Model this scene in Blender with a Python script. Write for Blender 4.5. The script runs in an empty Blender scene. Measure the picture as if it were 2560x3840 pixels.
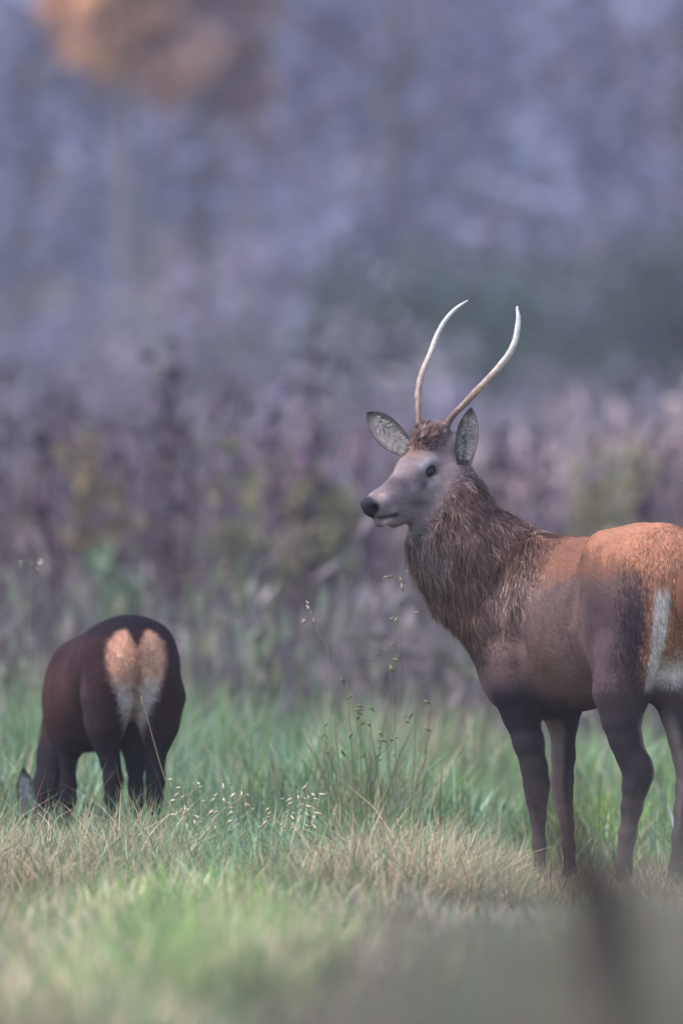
import bpy, math, random
import numpy as np
from mathutils import Vector

SC = bpy.context.scene
COL = SC.collection
R = math.radians

# ------------------------------------------------------------------ camera, sky, sun, exposure
F_PX = 36540.0            # focal length in photograph pixels (photograph 2560 wide)
CAM_Z = 1.0
TAN_P = 242.0 / F_PX      # horizon lies 242 photograph pixels under the centre
PITCH = math.atan(TAN_P)
cam_d = bpy.data.cameras.new('camera')
cam_d.sensor_fit = 'HORIZONTAL'
cam_d.sensor_width = 24.0
cam_d.lens = F_PX / 2560.0 * 24.0
cam_d.clip_start = 0.5
cam_d.clip_end = 2000.0
cam_d.dof.use_dof = True
cam_d.dof.focus_distance = 29.95
cam_d.dof.aperture_fstop = 2.7
cam = bpy.data.objects.new('camera', cam_d)
COL.objects.link(cam)
cam.location = (0, 0, CAM_Z)
cam.rotation_euler = (math.pi / 2 + PITCH, 0, 0)
SC.camera = cam

SUN_EL, SUN_AZ = R(62), R(-105)      # azimuth from +Y, clockwise: behind the camera, from its left
world = bpy.data.worlds.new('World')
SC.world = world
world.use_nodes = True
wn = world.node_tree
sky = wn.nodes.new('ShaderNodeTexSky')
sky.sky_type = 'NISHITA'
sky.sun_disc = False
sky.sun_elevation = SUN_EL
sky.sun_rotation = SUN_AZ
sky.dust_density = 2.0
bg = wn.nodes['Background']
wn.links.new(sky.outputs[0], bg.inputs[0])
bg.inputs[1].default_value = 0.13

sun_d = bpy.data.lights.new('sun', 'SUN')
sun_d.energy = 1.3
sun_d.angle = R(25)
sun_d.color = (1.0, 0.93, 0.91)
sun = bpy.data.objects.new('sun', sun_d)
COL.objects.link(sun)
sv = Vector((math.sin(SUN_AZ) * math.cos(SUN_EL), math.cos(SUN_AZ) * math.cos(SUN_EL), math.sin(SUN_EL)))
sun.rotation_euler = sv.to_track_quat('Z', 'Y').to_euler()
sun.location = (-8, -8, 20)

SC.view_settings.view_transform = 'Standard'
SC.view_settings.look = 'None'
SC.view_settings.exposure = 1.5
SC.view_settings.gamma = 1.0
SC.cycles.use_denoising = True
SC.cycles.max_bounces = 6
SC.cycles.diffuse_bounces = 3
SC.cycles.transmission_bounces = 3
SC.cycles.volume_bounces = 1
SC.cycles.transparent_max_bounces = 4
SC.cycles.use_adaptive_sampling = False

# ------------------------------------------------------------------ helpers
rng = np.random.default_rng(7)

def P(px, py, Y):
    """point seen at a photograph pixel, Y metres away"""
    x = (px - 1280.0) / F_PX
    u = (1920.0 - py) / F_PX
    c, s = math.cos(PITCH), math.sin(PITCH)
    d = np.array([x, c - u * s, s + u * c])
    d = d * (Y / d[1])
    return d + np.array([0, 0, CAM_Z])

def unit(v):
    v = np.asarray(v, float)
    return v / (np.linalg.norm(v, axis=-1, keepdims=True) + 1e-12)

def mesh_np(name, verts, faces, mat, parent=None, colors=None, smooth=True, normals=None):
    """faces: list of int arrays (n,3)/(n,4)"""
    me = bpy.data.meshes.new(name)
    verts = np.asarray(verts, np.float32)
    me.vertices.add(len(verts))
    me.vertices.foreach_set('co', verts.ravel())
    faces = [np.asarray(f, np.int32) for f in faces if len(f)]
    tot = np.concatenate([np.full(len(f), f.shape[1], np.int32) for f in faces])
    idx = np.concatenate([f.ravel() for f in faces])
    me.loops.add(len(idx))
    me.loops.foreach_set('vertex_index', idx)
    me.polygons.add(len(tot))
    me.polygons.foreach_set('loop_start', np.concatenate([[0], np.cumsum(tot)[:-1]]).astype(np.int32))
    me.polygons.foreach_set('loop_total', tot)
    me.polygons.foreach_set('use_smooth', np.full(len(tot), smooth))
    me.update(calc_edges=True)
    if colors is not None:
        a = me.color_attributes.new('Col', 'FLOAT_COLOR', 'POINT')
        c = np.ones((len(verts), 4), np.float32)
        c[:, :3] = colors
        a.data.foreach_set('color', c.ravel())
    if normals is not None:
        me.normals_split_custom_set_from_vertices(np.asarray(normals, np.float32).tolist())
    me.validate()
    o = bpy.data.objects.new(name, me)
    COL.objects.link(o)
    if mat is not None:
        me.materials.append(mat)
    if parent is not None:
        o.parent = parent
    return o

def empty(name, loc, label=None, cat=None, group=None):
    o = bpy.data.objects.new(name, None)
    COL.objects.link(o)
    o.location = loc
    o.empty_display_size = 0.1
    tag(o, label, cat, group)
    return o

def tag(o, label=None, cat=None, group=None, kind=None):
    if label: o['label'] = label
    if cat: o['category'] = cat
    if group: o['group'] = group
    if kind: o['kind'] = kind
    return o

def mat_attr(name, rough=0.85, spec=0.15, trans=0.0, nscale=0.0, namt=0.0, stretch=None, bump=0.0):
    m = bpy.data.materials.new(name)
    m.use_nodes = True
    nt = m.node_tree
    b = nt.nodes['Principled BSDF']
    b.inputs['Roughness'].default_value = rough
    b.inputs['Specular IOR Level'].default_value = spec
    at = nt.nodes.new('ShaderNodeAttribute')
    at.attribute_name = 'Col'
    colour = at.outputs['Color']
    if namt > 0:
        tc = nt.nodes.new('ShaderNodeTexCoord')
        no = nt.nodes.new('ShaderNodeTexNoise')
        no.inputs['Scale'].default_value = nscale
        no.inputs['Detail'].default_value = 4
        nt.links.new(tc.outputs['Object'], no.inputs['Vector'])
        mr = nt.nodes.new('ShaderNodeMapRange')
        mr.inputs[1].default_value, mr.inputs[2].default_value = 0.3, 0.7
        mr.inputs[3].default_value, mr.inputs[4].default_value = 1 - namt, 1 + namt
        nt.links.new(no.outputs[0], mr.inputs[0])
        mx = nt.nodes.new('ShaderNodeMix')
        mx.data_type = 'RGBA'
        mx.blend_type = 'MULTIPLY'
        mx.inputs[0].default_value = 1
        nt.links.new(colour, mx.inputs[6])
        nt.links.new(mr.outputs[0], mx.inputs[7])
        colour = mx.outputs[2]
        if bump > 0:
            bp = nt.nodes.new('ShaderNodeBump')
            bp.inputs['Strength'].default_value = bump
            bp.inputs['Distance'].default_value = 0.004
            nt.links.new(no.outputs[0], bp.inputs['Height'])
            nt.links.new(bp.outputs[0], b.inputs['Normal'])
    nt.links.new(colour, b.inputs['Base Color'])
    if trans > 0:
        tr = nt.nodes.new('ShaderNodeBsdfTranslucent')
        nt.links.new(colour, tr.inputs['Color'])
        ms = nt.nodes.new('ShaderNodeMixShader')
        ms.inputs[0].default_value = trans
        nt.links.new(b.outputs[0], ms.inputs[1])
        nt.links.new(tr.outputs[0], ms.inputs[2])
        nt.links.new(ms.outputs[0], nt.nodes['Material Output'].inputs[0])
    return m

def mat_noise(name, c1, c2, scale, rough=0.9, spec=0.1, c3=None):
    m = bpy.data.materials.new(name)
    m.use_nodes = True
    nt = m.node_tree
    b = nt.nodes['Principled BSDF']
    b.inputs['Roughness'].default_value = rough
    b.inputs['Specular IOR Level'].default_value = spec
    tc = nt.nodes.new('ShaderNodeTexCoord')
    no = nt.nodes.new('ShaderNodeTexNoise')
    no.inputs['Scale'].default_value = scale
    no.inputs['Detail'].default_value = 6
    nt.links.new(tc.outputs['Object'], no.inputs['Vector'])
    cr = nt.nodes.new('ShaderNodeValToRGB')
    cr.color_ramp.elements[0].position = 0.35
    cr.color_ramp.elements[0].color = (*c1, 1)
    cr.color_ramp.elements[1].position = 0.65
    cr.color_ramp.elements[1].color = (*c2, 1)
    if c3:
        e = cr.color_ramp.elements.new(0.5)
        e.color = (*c3, 1)
    nt.links.new(no.outputs[0], cr.inputs[0])
    nt.links.new(cr.outputs[0], b.inputs['Base Color'])
    return m

class Noise:
    """smooth random field, about -1..1"""
    def __init__(self, scale, seed, n=14):
        r = np.random.default_rng(seed)
        self.k = r.normal(size=(n, 3)) * (2 * math.pi / scale)
        self.p = r.uniform(0, 2 * math.pi, n)
        self.n = n
    def __call__(self, pts):
        pts = np.asarray(pts, float)
        if pts.shape[1] == 2:
            pts = np.c_[pts, np.zeros(len(pts))]
        return np.sin(pts @ self.k.T + self.p).sum(1) / math.sqrt(self.n * 0.5) * 0.6

# ------------------------------------------------------------------ implicit body modelling
class Form:
    def __init__(self):
        self.prims = []
    def cone(self, a, b, ra, rb, k=0.03, sub=False):
        self.prims.append(('c', np.array(a, float), np.array(b, float), ra, rb, k, sub))
    def chain(self, pts, k=0.03):
        for (a, ra), (b, rb) in zip(pts[:-1], pts[1:]):
            self.cone(a, b, ra, rb, k)
    def ell(self, c, axes, r, k=0.05, sub=False):
        self.prims.append(('e', np.array(c, float), np.array(axes, float), np.array(r, float), None, k, sub))
    def build(self, h):
        lo = np.full(3, 1e9); hi = -lo
        boxes = []
        for p in self.prims:
            if p[0] == 'c':
                r = max(p[3], p[4])
                l, u = np.minimum(p[1], p[2]) - r, np.maximum(p[1], p[2]) + r
            else:
                e = np.sqrt(((p[2] * p[3][:, None]) ** 2).sum(0))
                l, u = p[1] - e, p[1] + e
            boxes.append((l, u))
            if not p[6]:
                lo, hi = np.minimum(lo, l), np.maximum(hi, u)
        lo -= 4 * h; hi += 4 * h
        n = np.ceil((hi - lo) / h).astype(int) + 1
        D = np.full(n, 0.3, np.float32)
        ax = [lo[i] + h * np.arange(n[i]) for i in range(3)]
        for p, (l, u) in zip(self.prims, boxes):
            m = p[5] + 0.05
            i0 = np.clip(np.floor((l - m - lo) / h).astype(int), 0, n - 1)
            i1 = np.clip(np.ceil((u + m - lo) / h).astype(int) + 1, 1, n)
            sl = tuple(slice(a, b) for a, b in zip(i0, i1))
            if any(s.stop <= s.start for s in sl):
                continue
            X = ax[0][sl[0]][:, None, None].astype(np.float32)
            Y = ax[1][sl[1]][None, :, None].astype(np.float32)
            Z = ax[2][sl[2]][None, None, :].astype(np.float32)
            if p[0] == 'c':
                a, b, ra, rb = p[1], p[2], p[3], p[4]
                ba = b - a
                L2 = float(ba @ ba) + 1e-12
                t = np.clip(((X - a[0]) * ba[0] + (Y - a[1]) * ba[1] + (Z - a[2]) * ba[2]) / L2, 0, 1)
                d = np.sqrt((X - a[0] - t * ba[0]) ** 2 + (Y - a[1] - t * ba[1]) ** 2 + (Z - a[2] - t * ba[2]) ** 2)
                d = d - (ra + (rb - ra) * t)
            else:
                c, A, r = p[1], p[2], p[3]
                q = [((X - c[0]) * A[i, 0] + (Y - c[1]) * A[i, 1] + (Z - c[2]) * A[i, 2]) for i in range(3)]
                k0 = np.sqrt(sum((q[i] / r[i]) ** 2 for i in range(3)))
                k1 = np.sqrt(sum((q[i] / r[i] ** 2) ** 2 for i in range(3))) + 1e-6
                d = k0 * (k0 - 1) / k1
            k = p[5]
            S = D[sl]
            if p[6]:
                e = -d
                hh = np.clip(0.5 - 0.5 * (S - e) / k, 0, 1)
                D[sl] = S + (e - S) * hh + k * hh * (1 - hh)
            else:
                hh = np.clip(0.5 + 0.5 * (S - d) / k, 0, 1)
                D[sl] = S + (d - S) * hh - k * hh * (1 - hh)
        return surface_nets(D, lo, h)

def surface_nets(D, lo, h):
    ins = D < 0
    n = D.shape
    cnt = np.zeros((n[0] - 1, n[1] - 1, n[2] - 1), np.int8)
    offs = [(i, j, k) for i in (0, 1) for j in (0, 1) for k in (0, 1)]
    for (i, j, k) in offs:
        cnt += ins[i:n[0] - 1 + i, j:n[1] - 1 + j, k:n[2] - 1 + k]
    act = (cnt > 0) & (cnt < 8)
    I, J, K = np.nonzero(act)
    idx = np.full(cnt.shape, -1, np.int32)
    idx[I, J, K] = np.arange(len(I))
    V = np.stack([D[I + i, J + j, K + k] for (i, j, k) in offs], 1)
    acc = np.zeros((len(I), 3)); w = np.zeros(len(I))
    for a in range(8):
        for b in range(a + 1, 8):
            oa, ob = np.array(offs[a]), np.array(offs[b])
            if np.abs(oa - ob).sum() != 1:
                continue
            va, vb = V[:, a], V[:, b]
            m = (va < 0) != (vb < 0)
            t = np.where(m, va / np.where(m, va - vb, 1), 0)
            acc += np.where(m[:, None], oa + t[:, None] * (ob - oa), 0)
            w += m
    verts = lo + h * (np.stack([I, J, K], 1) + acc / w[:, None])
    faces = []
    for axis in range(3):
        o1, o2 = [(1, 2), (2, 0), (0, 1)][axis]
        sa = [slice(1, -1)] * 3; sb = [slice(1, -1)] * 3
        sa[axis] = slice(0, -1); sb[axis] = slice(1, None)
        A, B = ins[tuple(sa)], ins[tuple(sb)]
        ch = A != B
        E = np.stack(np.nonzero(ch), 1)
        flip = ~A[ch]
        base = E.copy(); base[:, o1] += 1; base[:, o2] += 1
        def cell(d1, d2):
            c = base.copy(); c[:, o1] -= d1; c[:, o2] -= d2
            return idx[c[:, 0], c[:, 1], c[:, 2]]
        q = np.stack([cell(1, 1), cell(0, 1), cell(0, 0), cell(1, 0)], 1)
        q[flip] = q[flip][:, ::-1]
        faces.append(q)
    F = np.concatenate(faces)
    F = F[(F >= 0).all(1)]
    # light smoothing
    for _ in range(2):
        s = np.zeros_like(verts); c = np.zeros(len(verts))
        for a in range(4):
            for b in ((a + 1) % 4,):
                for i in range(3):
                    s[:, i] += np.bincount(F[:, a], verts[F[:, b], i], len(verts)) + np.bincount(F[:, b], verts[F[:, a], i], len(verts))
                c += np.bincount(F[:, a], minlength=len(verts)) + np.bincount(F[:, b], minlength=len(verts))
        verts = verts * 0.5 + 0.5 * s / np.maximum(c, 1)[:, None]
    fn = np.cross(verts[F[:, 2]] - verts[F[:, 0]], verts[F[:, 3]] - verts[F[:, 1]])
    N = np.zeros_like(verts)
    for a in range(4):
        for i in range(3):
            N[:, i] += np.bincount(F[:, a], fn[:, i], len(verts))
    return verts, F, unit(N)

def grow_fur(name, verts, F, N, colors, length, flow, lift, count, width, mat, parent, seed, curl=0.25, weight=None, jitter=0.22, clump=None):
    """tapered strands rooted in the skin; shading normals follow the skin"""
    r = np.random.default_rng(seed)
    fn = np.cross(verts[F[:, 2]] - verts[F[:, 0]], verts[F[:, 3]] - verts[F[:, 1]])
    area = 0.5 * np.linalg.norm(fn, axis=1)
    if weight is not None:
        area = area * weight[F].mean(1)
    f = F[r.choice(len(F), count, p=area / area.sum())]
    u, v = r.random((2, count))
    W = np.stack([(1 - u) * (1 - v), u * (1 - v), u * v, (1 - u) * v], 1)
    ip = lambda A: (A[f] * (W[:, :, None] if A.ndim == 2 else W)).sum(1)
    pos, nor, col, fl = ip(verts), unit(ip(N)), ip(colors), ip(flow)
    ln = ip(length) * r.uniform(0.6, 1.25, count)
    lf = ip(lift)
    fl = fl + r.normal(size=(count, 3)) * curl
    if clump is not None:
        cl = ip(clump)[:, None]
        st = pos * np.array([1, 1, .45])
        fl = fl + cl * .42 * np.stack([Noise(.045, seed + 50 + i)(st) for i in range(3)], 1)
        tone = Noise(.016, seed + 60)(pos * np.array([1, 1, .3])) + .6 * Noise(.05, seed + 61)(pos * np.array([1, 1, .4]))
        col = col * np.exp(.55 * cl * tone[:, None])
    fl = unit(fl - nor * (fl * nor).sum(1)[:, None])
    side = unit(np.cross(nor, fl))
    d1 = unit(fl + nor * (lf * 1.5)[:, None])
    d2 = unit(fl + nor * (lf * 0.4)[:, None] + r.normal(size=(count, 3)) * 0.14 + np.array([0, 0, -.25]))
    p0 = pos - nor * 0.002
    p1 = p0 + d1 * (ln * 0.5)[:, None]
    p2 = p1 + d2 * (ln * 0.5)[:, None]
    w = (width * r.uniform(0.6, 1.3, count))[:, None]
    vs = np.stack([p0 - side * w, p0 + side * w, p1 - side * w * 0.7, p1 + side * w * 0.7, p2], 1).reshape(-1, 3)
    b = np.arange(count)[:, None] * 5
    quads = b + np.array([[0, 2, 3, 1]])
    tris = b + np.array([[2, 4, 3]])
    cj = col * np.exp(r.normal(size=(count, 1)) * jitter) * (1 + r.normal(size=(count, 3)) * 0.03)
    cs = np.repeat(np.clip(cj, 0.004, 0.9), 5, 0)
    nn = unit(nor + r.normal(size=(count, 3)) * 0.16)
    o = mesh_np(name, vs, [quads, tris], mat, parent, cs, True, np.repeat(nn, 5, 0))
    return o

def tube(path, radii, n=10, cap=True):
    path = np.asarray(path, float)
    m = len(path)
    tan = unit(np.gradient(path, axis=0))
    ref = np.array([0.3, 0.2, 1.0]) if abs(unit(tan.mean(0))[2]) < 0.8 else np.array([1.0, 0.2, 0.1])
    a = unit(np.cross(tan, ref)); b = np.cross(tan, a)
    th = np.linspace(0, 2 * math.pi, n, endpoint=False)
    rr = np.broadcast_to(np.asarray(radii, float), (m,))
    V = path[:, None] + rr[:, None, None] * (np.cos(th)[None, :, None] * a[:, None] + np.sin(th)[None, :, None] * b[:, None])
    V = V.reshape(-1, 3)
    i = np.arange(m - 1)[:, None] * n; j = np.arange(n)[None]
    q = np.stack([i + j, i + (j + 1) % n, i + n + (j + 1) % n, i + n + j], -1).reshape(-1, 4)
    fs = [q]
    if cap:
        V = np.r_[V, path[:1], path[-1:]]
        jj = np.arange(n)
        t = np.concatenate([np.stack([(jj + 1) % n, jj, np.full(n, m * n)], 1), np.stack([(m - 1) * n + jj, (m - 1) * n + (jj + 1) % n, np.full(n, m * n + 1)], 1)])
        fs.append(t)
    return V, fs

def spline(pts, n):
    """Catmull-Rom through rows of pts (any number of columns)"""
    pts = np.asarray(pts, float)
    q = np.r_[[2 * pts[0] - pts[1]], pts, [2 * pts[-1] - pts[-2]]]
    t = np.linspace(0, len(pts) - 1 - 1e-6, n)
    i = t.astype(int); f = (t - i)[:, None]
    a, b, c, d = q[i], q[i + 1], q[i + 2], q[i + 3]
    return 0.5 * (2 * b + (c - a) * f + (2 * a - 5 * b + 4 * c - d) * f ** 2 + (3 * b - a - 3 * c + d) * f ** 3)

def blobs(verts, base, items):
    """coat markings, painted sheen and painted shade: (centre, radii or radius, colour, strength) soft patches over a base colour"""
    c = base.copy()
    for (ctr, rad, colr, s) in items:
        d = np.linalg.norm((verts - np.asarray(ctr)) / np.asarray(rad), axis=1)
        w = s * np.clip(1.25 - d, 0, 1) ** 1.0
        w = np.clip(w, 0, 1)
        w = w * w * (3 - 2 * w)
        c = c * (1 - w[:, None]) + np.asarray(colr) * w[:, None]
    return c

class Spine:
    """midline stations: (pixel x, depth) -> ground positions and headings"""
    def __init__(self, st):
        self.xy = np.array([P(px, 2162, Y)[:2] for px, Y in st])
        self.n = len(st)
    def at(self, t):
        return spline(self.xy, 200)[int(np.clip(t / (self.n - 1), 0, 1) * 199)]
    def head(self, t):
        a, b = self.at(max(t - .15, 0)), self.at(min(t + .15, self.n - 1))
        return unit(b - a)
    def left(self, t):
        h = self.head(t)
        return np.array([-h[1], h[0]])
    def pt(self, t, lat, py, ahead=0.0):
        xy = self.at(t) + self.left(t) * lat + self.head(t) * ahead
        z = CAM_Z + (2162 - py) / F_PX * xy[1]
        return np.array([xy[0], xy[1], z])
    def depth(self, t, lat, ahead=0.0):
        return (self.at(t) + self.left(t) * lat + self.head(t) * ahead)[1]
    def axes(self, t, tilt=0.0):
        h, l = self.head(t), self.left(t)
        H = np.array([h[0], h[1], 0]); L = np.array([l[0], l[1], 0]); U = np.array([0, 0, 1.0])
        c, s = math.cos(tilt), math.sin(tilt)
        return np.array([H * c + U * s, L, U * c - H * s])
    def coords(self, verts):
        """(t, signed side offset) of each vertex"""
        s = spline(self.xy, 120)
        h = unit(np.gradient(s, axis=0))
        d = ((verts[:, None, :2] - s[None]) ** 2).sum(2)
        i = d.argmin(1)
        l = np.stack([-h[i, 1], h[i, 0]], 1)
        return i / 119 * (self.n - 1), ((verts[:, :2] - s[i]) * l).sum(1), h[i]

M_BODY = mat_attr('deer_skin', 0.85, 0.05, 0, 120, 0.08)
M_FUR = mat_attr('deer_fur', 0.8, 0.06)
M_HORN = mat_attr('antler_bone', 0.55, 0.3, 0, 90, 0.2)
M_EYE = mat_noise('wet_eye', (0.004, 0.004, 0.006), (0.008, 0.006, 0.005), 20, 0.03, 0.3)
M_HOOF = mat_noise('hoof_horn', (0.02, 0.018, 0.017), (0.05, 0.04, 0.035), 30, 0.5, 0.3)
M_EAR = mat_attr('ear_skin', 0.85, 0.1, 0.12, 70, 0.2)

def make_hoof(parent, foot, fwd, left, size=1.0):
    """two pointed toes under the fetlock, standing on the ground"""
    root = np.array([foot[0], foot[1], 0.0])
    H = np.array([fwd[0], fwd[1], 0]); L = np.array([left[0], left[1], 0]); U = np.array([0, 0, 1.0])
    V = []; Fq = []; Ft = []
    for s in (-1, 1):
        rings = []
        for (z, x0, x1, w) in ((0.0, -0.03, 0.062, 0.017), (0.028, -0.028, 0.045, 0.016), (0.062, -0.024, 0.018, 0.013)):
            ring = []
            for a in np.linspace(0, 2 * math.pi, 10, endpoint=False):
                cx = (x0 + x1) / 2 + (x1 - x0) / 2 * math.cos(a)
                wy = w * math.sin(a) * (1 - 0.35 * max(0, math.cos(a)))
                ring.append(root + size * (H * cx + L * (s * 0.018 + wy) + U * z))
            rings.append(ring)
        o = len(V)
        for ring in rings: V += ring
        for k in range(2):
            for j in range(10):
                Fq.append([o + k * 10 + j, o + k * 10 + (j + 1) % 10, o + k * 10 + 10 + (j + 1) % 10, o + k * 10 + 10 + j])
        for (base, flip) in ((0, True), (20, False)):
            V.append(np.mean(rings[base // 10], axis=0)); c = len(V) - 1
            for j in range(10):
                t = [o + base + j, o + base + (j + 1) % 10, c]
                Ft.append(t[::-1] if flip else t)
    mesh_np('hoof', np.array(V) - np.array(parent.location), [np.array(Fq), np.array(Ft)], M_HOOF, parent)

def make_ear(parent, base, tip, open_dir, width, seed, inner, outer, rim, droop=0.0):
    base, tip = np.array(base), np.array(tip)
    L = np.linalg.norm(tip - base); A = unit(tip - base)
    O = np.array(open_dir, float); O = unit(O - A * (O @ A)); S = np.cross(A, O)
    nu, nv = 22, 15
    us = np.linspace(0, 1, nu); vs = np.linspace(-1, 1, nv)
    prof = np.interp(us, [0, .12, .3, .5, .7, .85, .95, 1], [.62, .80, .96, 1, .84, .55, .26, 0.03])
    V = []; C = []; r = np.random.default_rng(seed)
    streak = r.uniform(0, 1, 40)
    for side in (0, 1):
        for i, u in enumerate(us):
            for v in vs:
                w = width * prof[i]
                cup = (0.62 * w) * (v * v) * (1.25 - 0.6 * u)
                p = base + A * (u * L) + S * (v * w * (1 - 0.12 * (1 - u))) + O * (cup - 0.35 * w + droop * u * u)
                if side: p = p - O * (0.005 * (1 - abs(v) ** 4) + 0.001)
                V.append(p)
                if side == 0:
                    k = streak[int((v + 1) * 6 + u * 9) % 40]
                    c = inner * (0.40 + 0.45 * k)
                    e = np.clip((abs(v) - 0.80) / 0.2, 0, 1); e = max(e, np.clip((u - .86) / .1, 0, 1))
                    if u < 0.3: c = c * (0.45 + u * 1.8)
                    C.append(c * (1 - e) + rim * e)
                else:
                    e = np.clip((u - .75) / .2, 0, 1)
                    C.append(outer * (1 - e) + rim * e)
    n0 = nu * nv
    Q = []
    for i in range(nu - 1):
        for j in range(nv - 1):
            a = i * nv + j
            Q.append([a, a + 1, a + nv + 1, a + nv])
            Q.append([n0 + a + nv, n0 + a + nv + 1, n0 + a + 1, n0 + a])
    for i in range(nu - 1):
        for j in (0, nv - 1):
            a = i * nv + j
            q = [a, a + nv, n0 + a + nv, n0 + a]
            Q.append(q if j == 0 else q[::-1])
    loc = np.array(parent.location)
    ear = mesh_np('ear', np.array(V) - loc, [np.array(Q)], M_EAR, parent, np.array(C))
    # pale hair inside the cup
    n = 420
    u = r.uniform(0.08, 0.8, n); v = r.choice([-.6, -.12, .4], n) + r.normal(size=n) * .1
    w = width * np.interp(u, us, prof)
    cup = (0.62 * w) * (v * v) * (1.25 - 0.6 * u)
    p = base + np.outer(u * L, A) + (v * w)[:, None] * S + (cup - 0.33 * w + droop * u * u)[:, None] * O
    d = unit(A * 0.7 + O * 0.3 - np.sign(v)[:, None] * S * 0.8 + r.normal(size=(n, 3)) * 0.35)
    ln = r.uniform(0.010, 0.024, n)[:, None]
    sd = unit(np.cross(d, O)) * 0.0010
    vv = np.stack([p - sd, p + sd, p + d * ln], 1).reshape(-1, 3)
    col = np.repeat(inner * 1.15 * np.exp(r.normal(size=(n, 1)) * 0.3), 3, 0)
    hair = mesh_np('ear_hair', vv - loc, [np.arange(3 * n).reshape(-1, 3)], M_FUR, ear, col, True, np.tile(O, (3 * n, 1)))
    return ear

# ------------------------------------------------------------------ the stag
def build_stag():
    sp = Spine([(2545, 29.40), (2405, 29.66), (2250, 29.93), (2075, 30.15), (1905, 30.30)])
    b0 = sp.at(2)
    origin = np.array([b0[0], b0[1], 0.0])
    root = empty('stag', origin, 'red deer stag with two long unbranched antlers looking back over meadow', 'deer', 'deer on the meadow')
    f = Form()
    E = lambda t, lat, py, r, k=.06, tilt=0., ahead=0.: f.ell(sp.pt(t, lat, py, ahead), sp.axes(t, tilt), r, k)
    # trunk
    E(2.75, 0, 2365, (.30, .165, .255))
    E(2.05, 0, 2335, (.30, .170, .240), .08)
    E(1.5, 0, 2260, (.26, .160, .205), .08)
    E(0.75, 0, 2170, (.245, .155, .165), .07)
    E(0.35, 0, 2230, (.13, .13, .20), .06)
    E(3.45, 0, 2400, (.20, .125, .24), .06)
    E(3.0, 0, 2140, (.24, .06, .085), .08)            # withers
    f.chain([(sp.pt(2.7, 0, 2128), .065), (sp.pt(2.1, 0, 2130), .065), (sp.pt(1.6, 0, 2118), .07), (sp.pt(1.05, 0, 2088), .075), (sp.pt(.6, 0, 2085), .07)], .06)
    # croup and hip bones
    for s in (1, -1):
        E(1.25, .105 * s, 2080, (.05, .034, .06), .08)
        # thigh
        f.ell(sp.pt(0.72, .090 * s, 2340), sp.axes(0.8, -.15), (.175, .085, .265), .06)
        f.ell(sp.pt(0.92, .088 * s, 2470), sp.axes(0.8, -.35), (.125, .07, .19), .06)
        # shoulder blade and upper arm
        f.ell(sp.pt(3.15, .096 * s, 2300), sp.axes(3.2, .35), (.11, .062, .25), .07)
        f.ell(sp.pt(3.45, .082 * s, 2450), sp.axes(3.4, -.3), (.15, .058, .20), .07)
    for s in (1, -1):
        f.cone(sp.pt(2.72, .192 * s, 2250), sp.pt(2.80, .190 * s, 2420), .016, .026, .03, True)
        f.cone(sp.pt(2.80, .190 * s, 2420), sp.pt(2.85, .178 * s, 2560), .026, .02, .03, True)
        f.cone(sp.pt(1.42, .185 * s, 2130), sp.pt(1.50, .198 * s, 2330), .02, .028, .03, True)
    # fore legs: pixel path -> depth from the midline offset
    def leg(path, t, lat0, lat1, k=.02):
        pts = []
        for i, (px, py, r) in enumerate(path):
            w = i / (len(path) - 1)
            Y = sp.depth(t, lat0 * (1 - w) + lat1 * w)
            pts.append((P(px, py, Y), r))
        f.chain(pts[:3], .04)
        f.chain(pts[2:], k)
        return pts
    fl = leg([(1925, 2480, .075), (1932, 2580, .068), (1953, 2680, .055), (1982, 2785, .046), (2003, 2880, .039), (2012, 2945, .038), (2013, 3000, .031), (2017, 3060, .023), (2021, 3170, .019), (2024, 3290, .021), (2026, 3325, .025), (2008, 3365, .024)], 3.0, .095, .08)
    fr = leg([(2110, 2500, .075), (2110, 2600, .060), (2110, 2713, .043), (2111, 2836, .035), (2107, 2925, .033), (2109, 2985, .029), (2117, 3040, .023), (2126, 3095, .0185), (2132, 3175, .018), (2138, 3285, .021), (2140, 3325, .024), (2124, 3362, .024)], 3.2, -.10, -.08)
    hl = leg([(2335, 2470, .075), (2318, 2590, .070), (2328, 2700, .056), (2345, 2775, .048), (2368, 2840, .043), (2388, 2885, .041), (2382, 2950, .038), (2368, 3030, .030), (2353, 3130, .0255), (2336, 3250, .024), (2328, 3310, .028), (2306, 3362, .026)], 0.55, .095, .095)
    f.cone(P(2410, 2868, sp.depth(.5, .095)), P(2416, 2905, sp.depth(.5, .095)), .022, .026, .03)
    hr = leg([(2520, 2480, .075), (2540, 2590, .068), (2552, 2690, .054), (2566, 2770, .047), (2578, 2840, .043), (2590, 2885, .041), (2580, 2960, .037), (2566, 3040, .030), (2552, 3140, .0255), (2540, 3255, .024), (2532, 3315, .028), (2512, 3366, .026)], 0.45, -.11, -.095)
    f.cone(P(2612, 2868, sp.depth(.4, -.095)), P(2616, 2905, sp.depth(.4, -.095)), .022, .026, .03)
    # scrotum / inner thigh fill
    f.ell(sp.pt(0.55, 0, 2560), sp.axes(.5), (.05, .04, .055), .03)
    # neck
    nk = [((1930, 2330), 30.24, .135), ((1855, 2215), 30.24, .132), ((1775, 2100), 30.22, .122), ((1722, 1995), 30.21, .112), ((1695, 1890), 30.20, .094), ((1680, 1790), 30.19, .076)]
    f.chain([(P(*p, Y), r) for p, Y, r in nk], .06)
    f.chain([(P(1840, 2350, 30.26), .075), (P(1715, 2225, 30.23), .062), (P(1640, 2100, 30.20), .058), (P(1602, 1995, 30.17), .058)], .06)
    f.chain([(P(2060, 2120, 30.16), .075), (P(1940, 2085, 30.21), .075), (P(1860, 2010, 30.22), .065)], .06)
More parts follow.
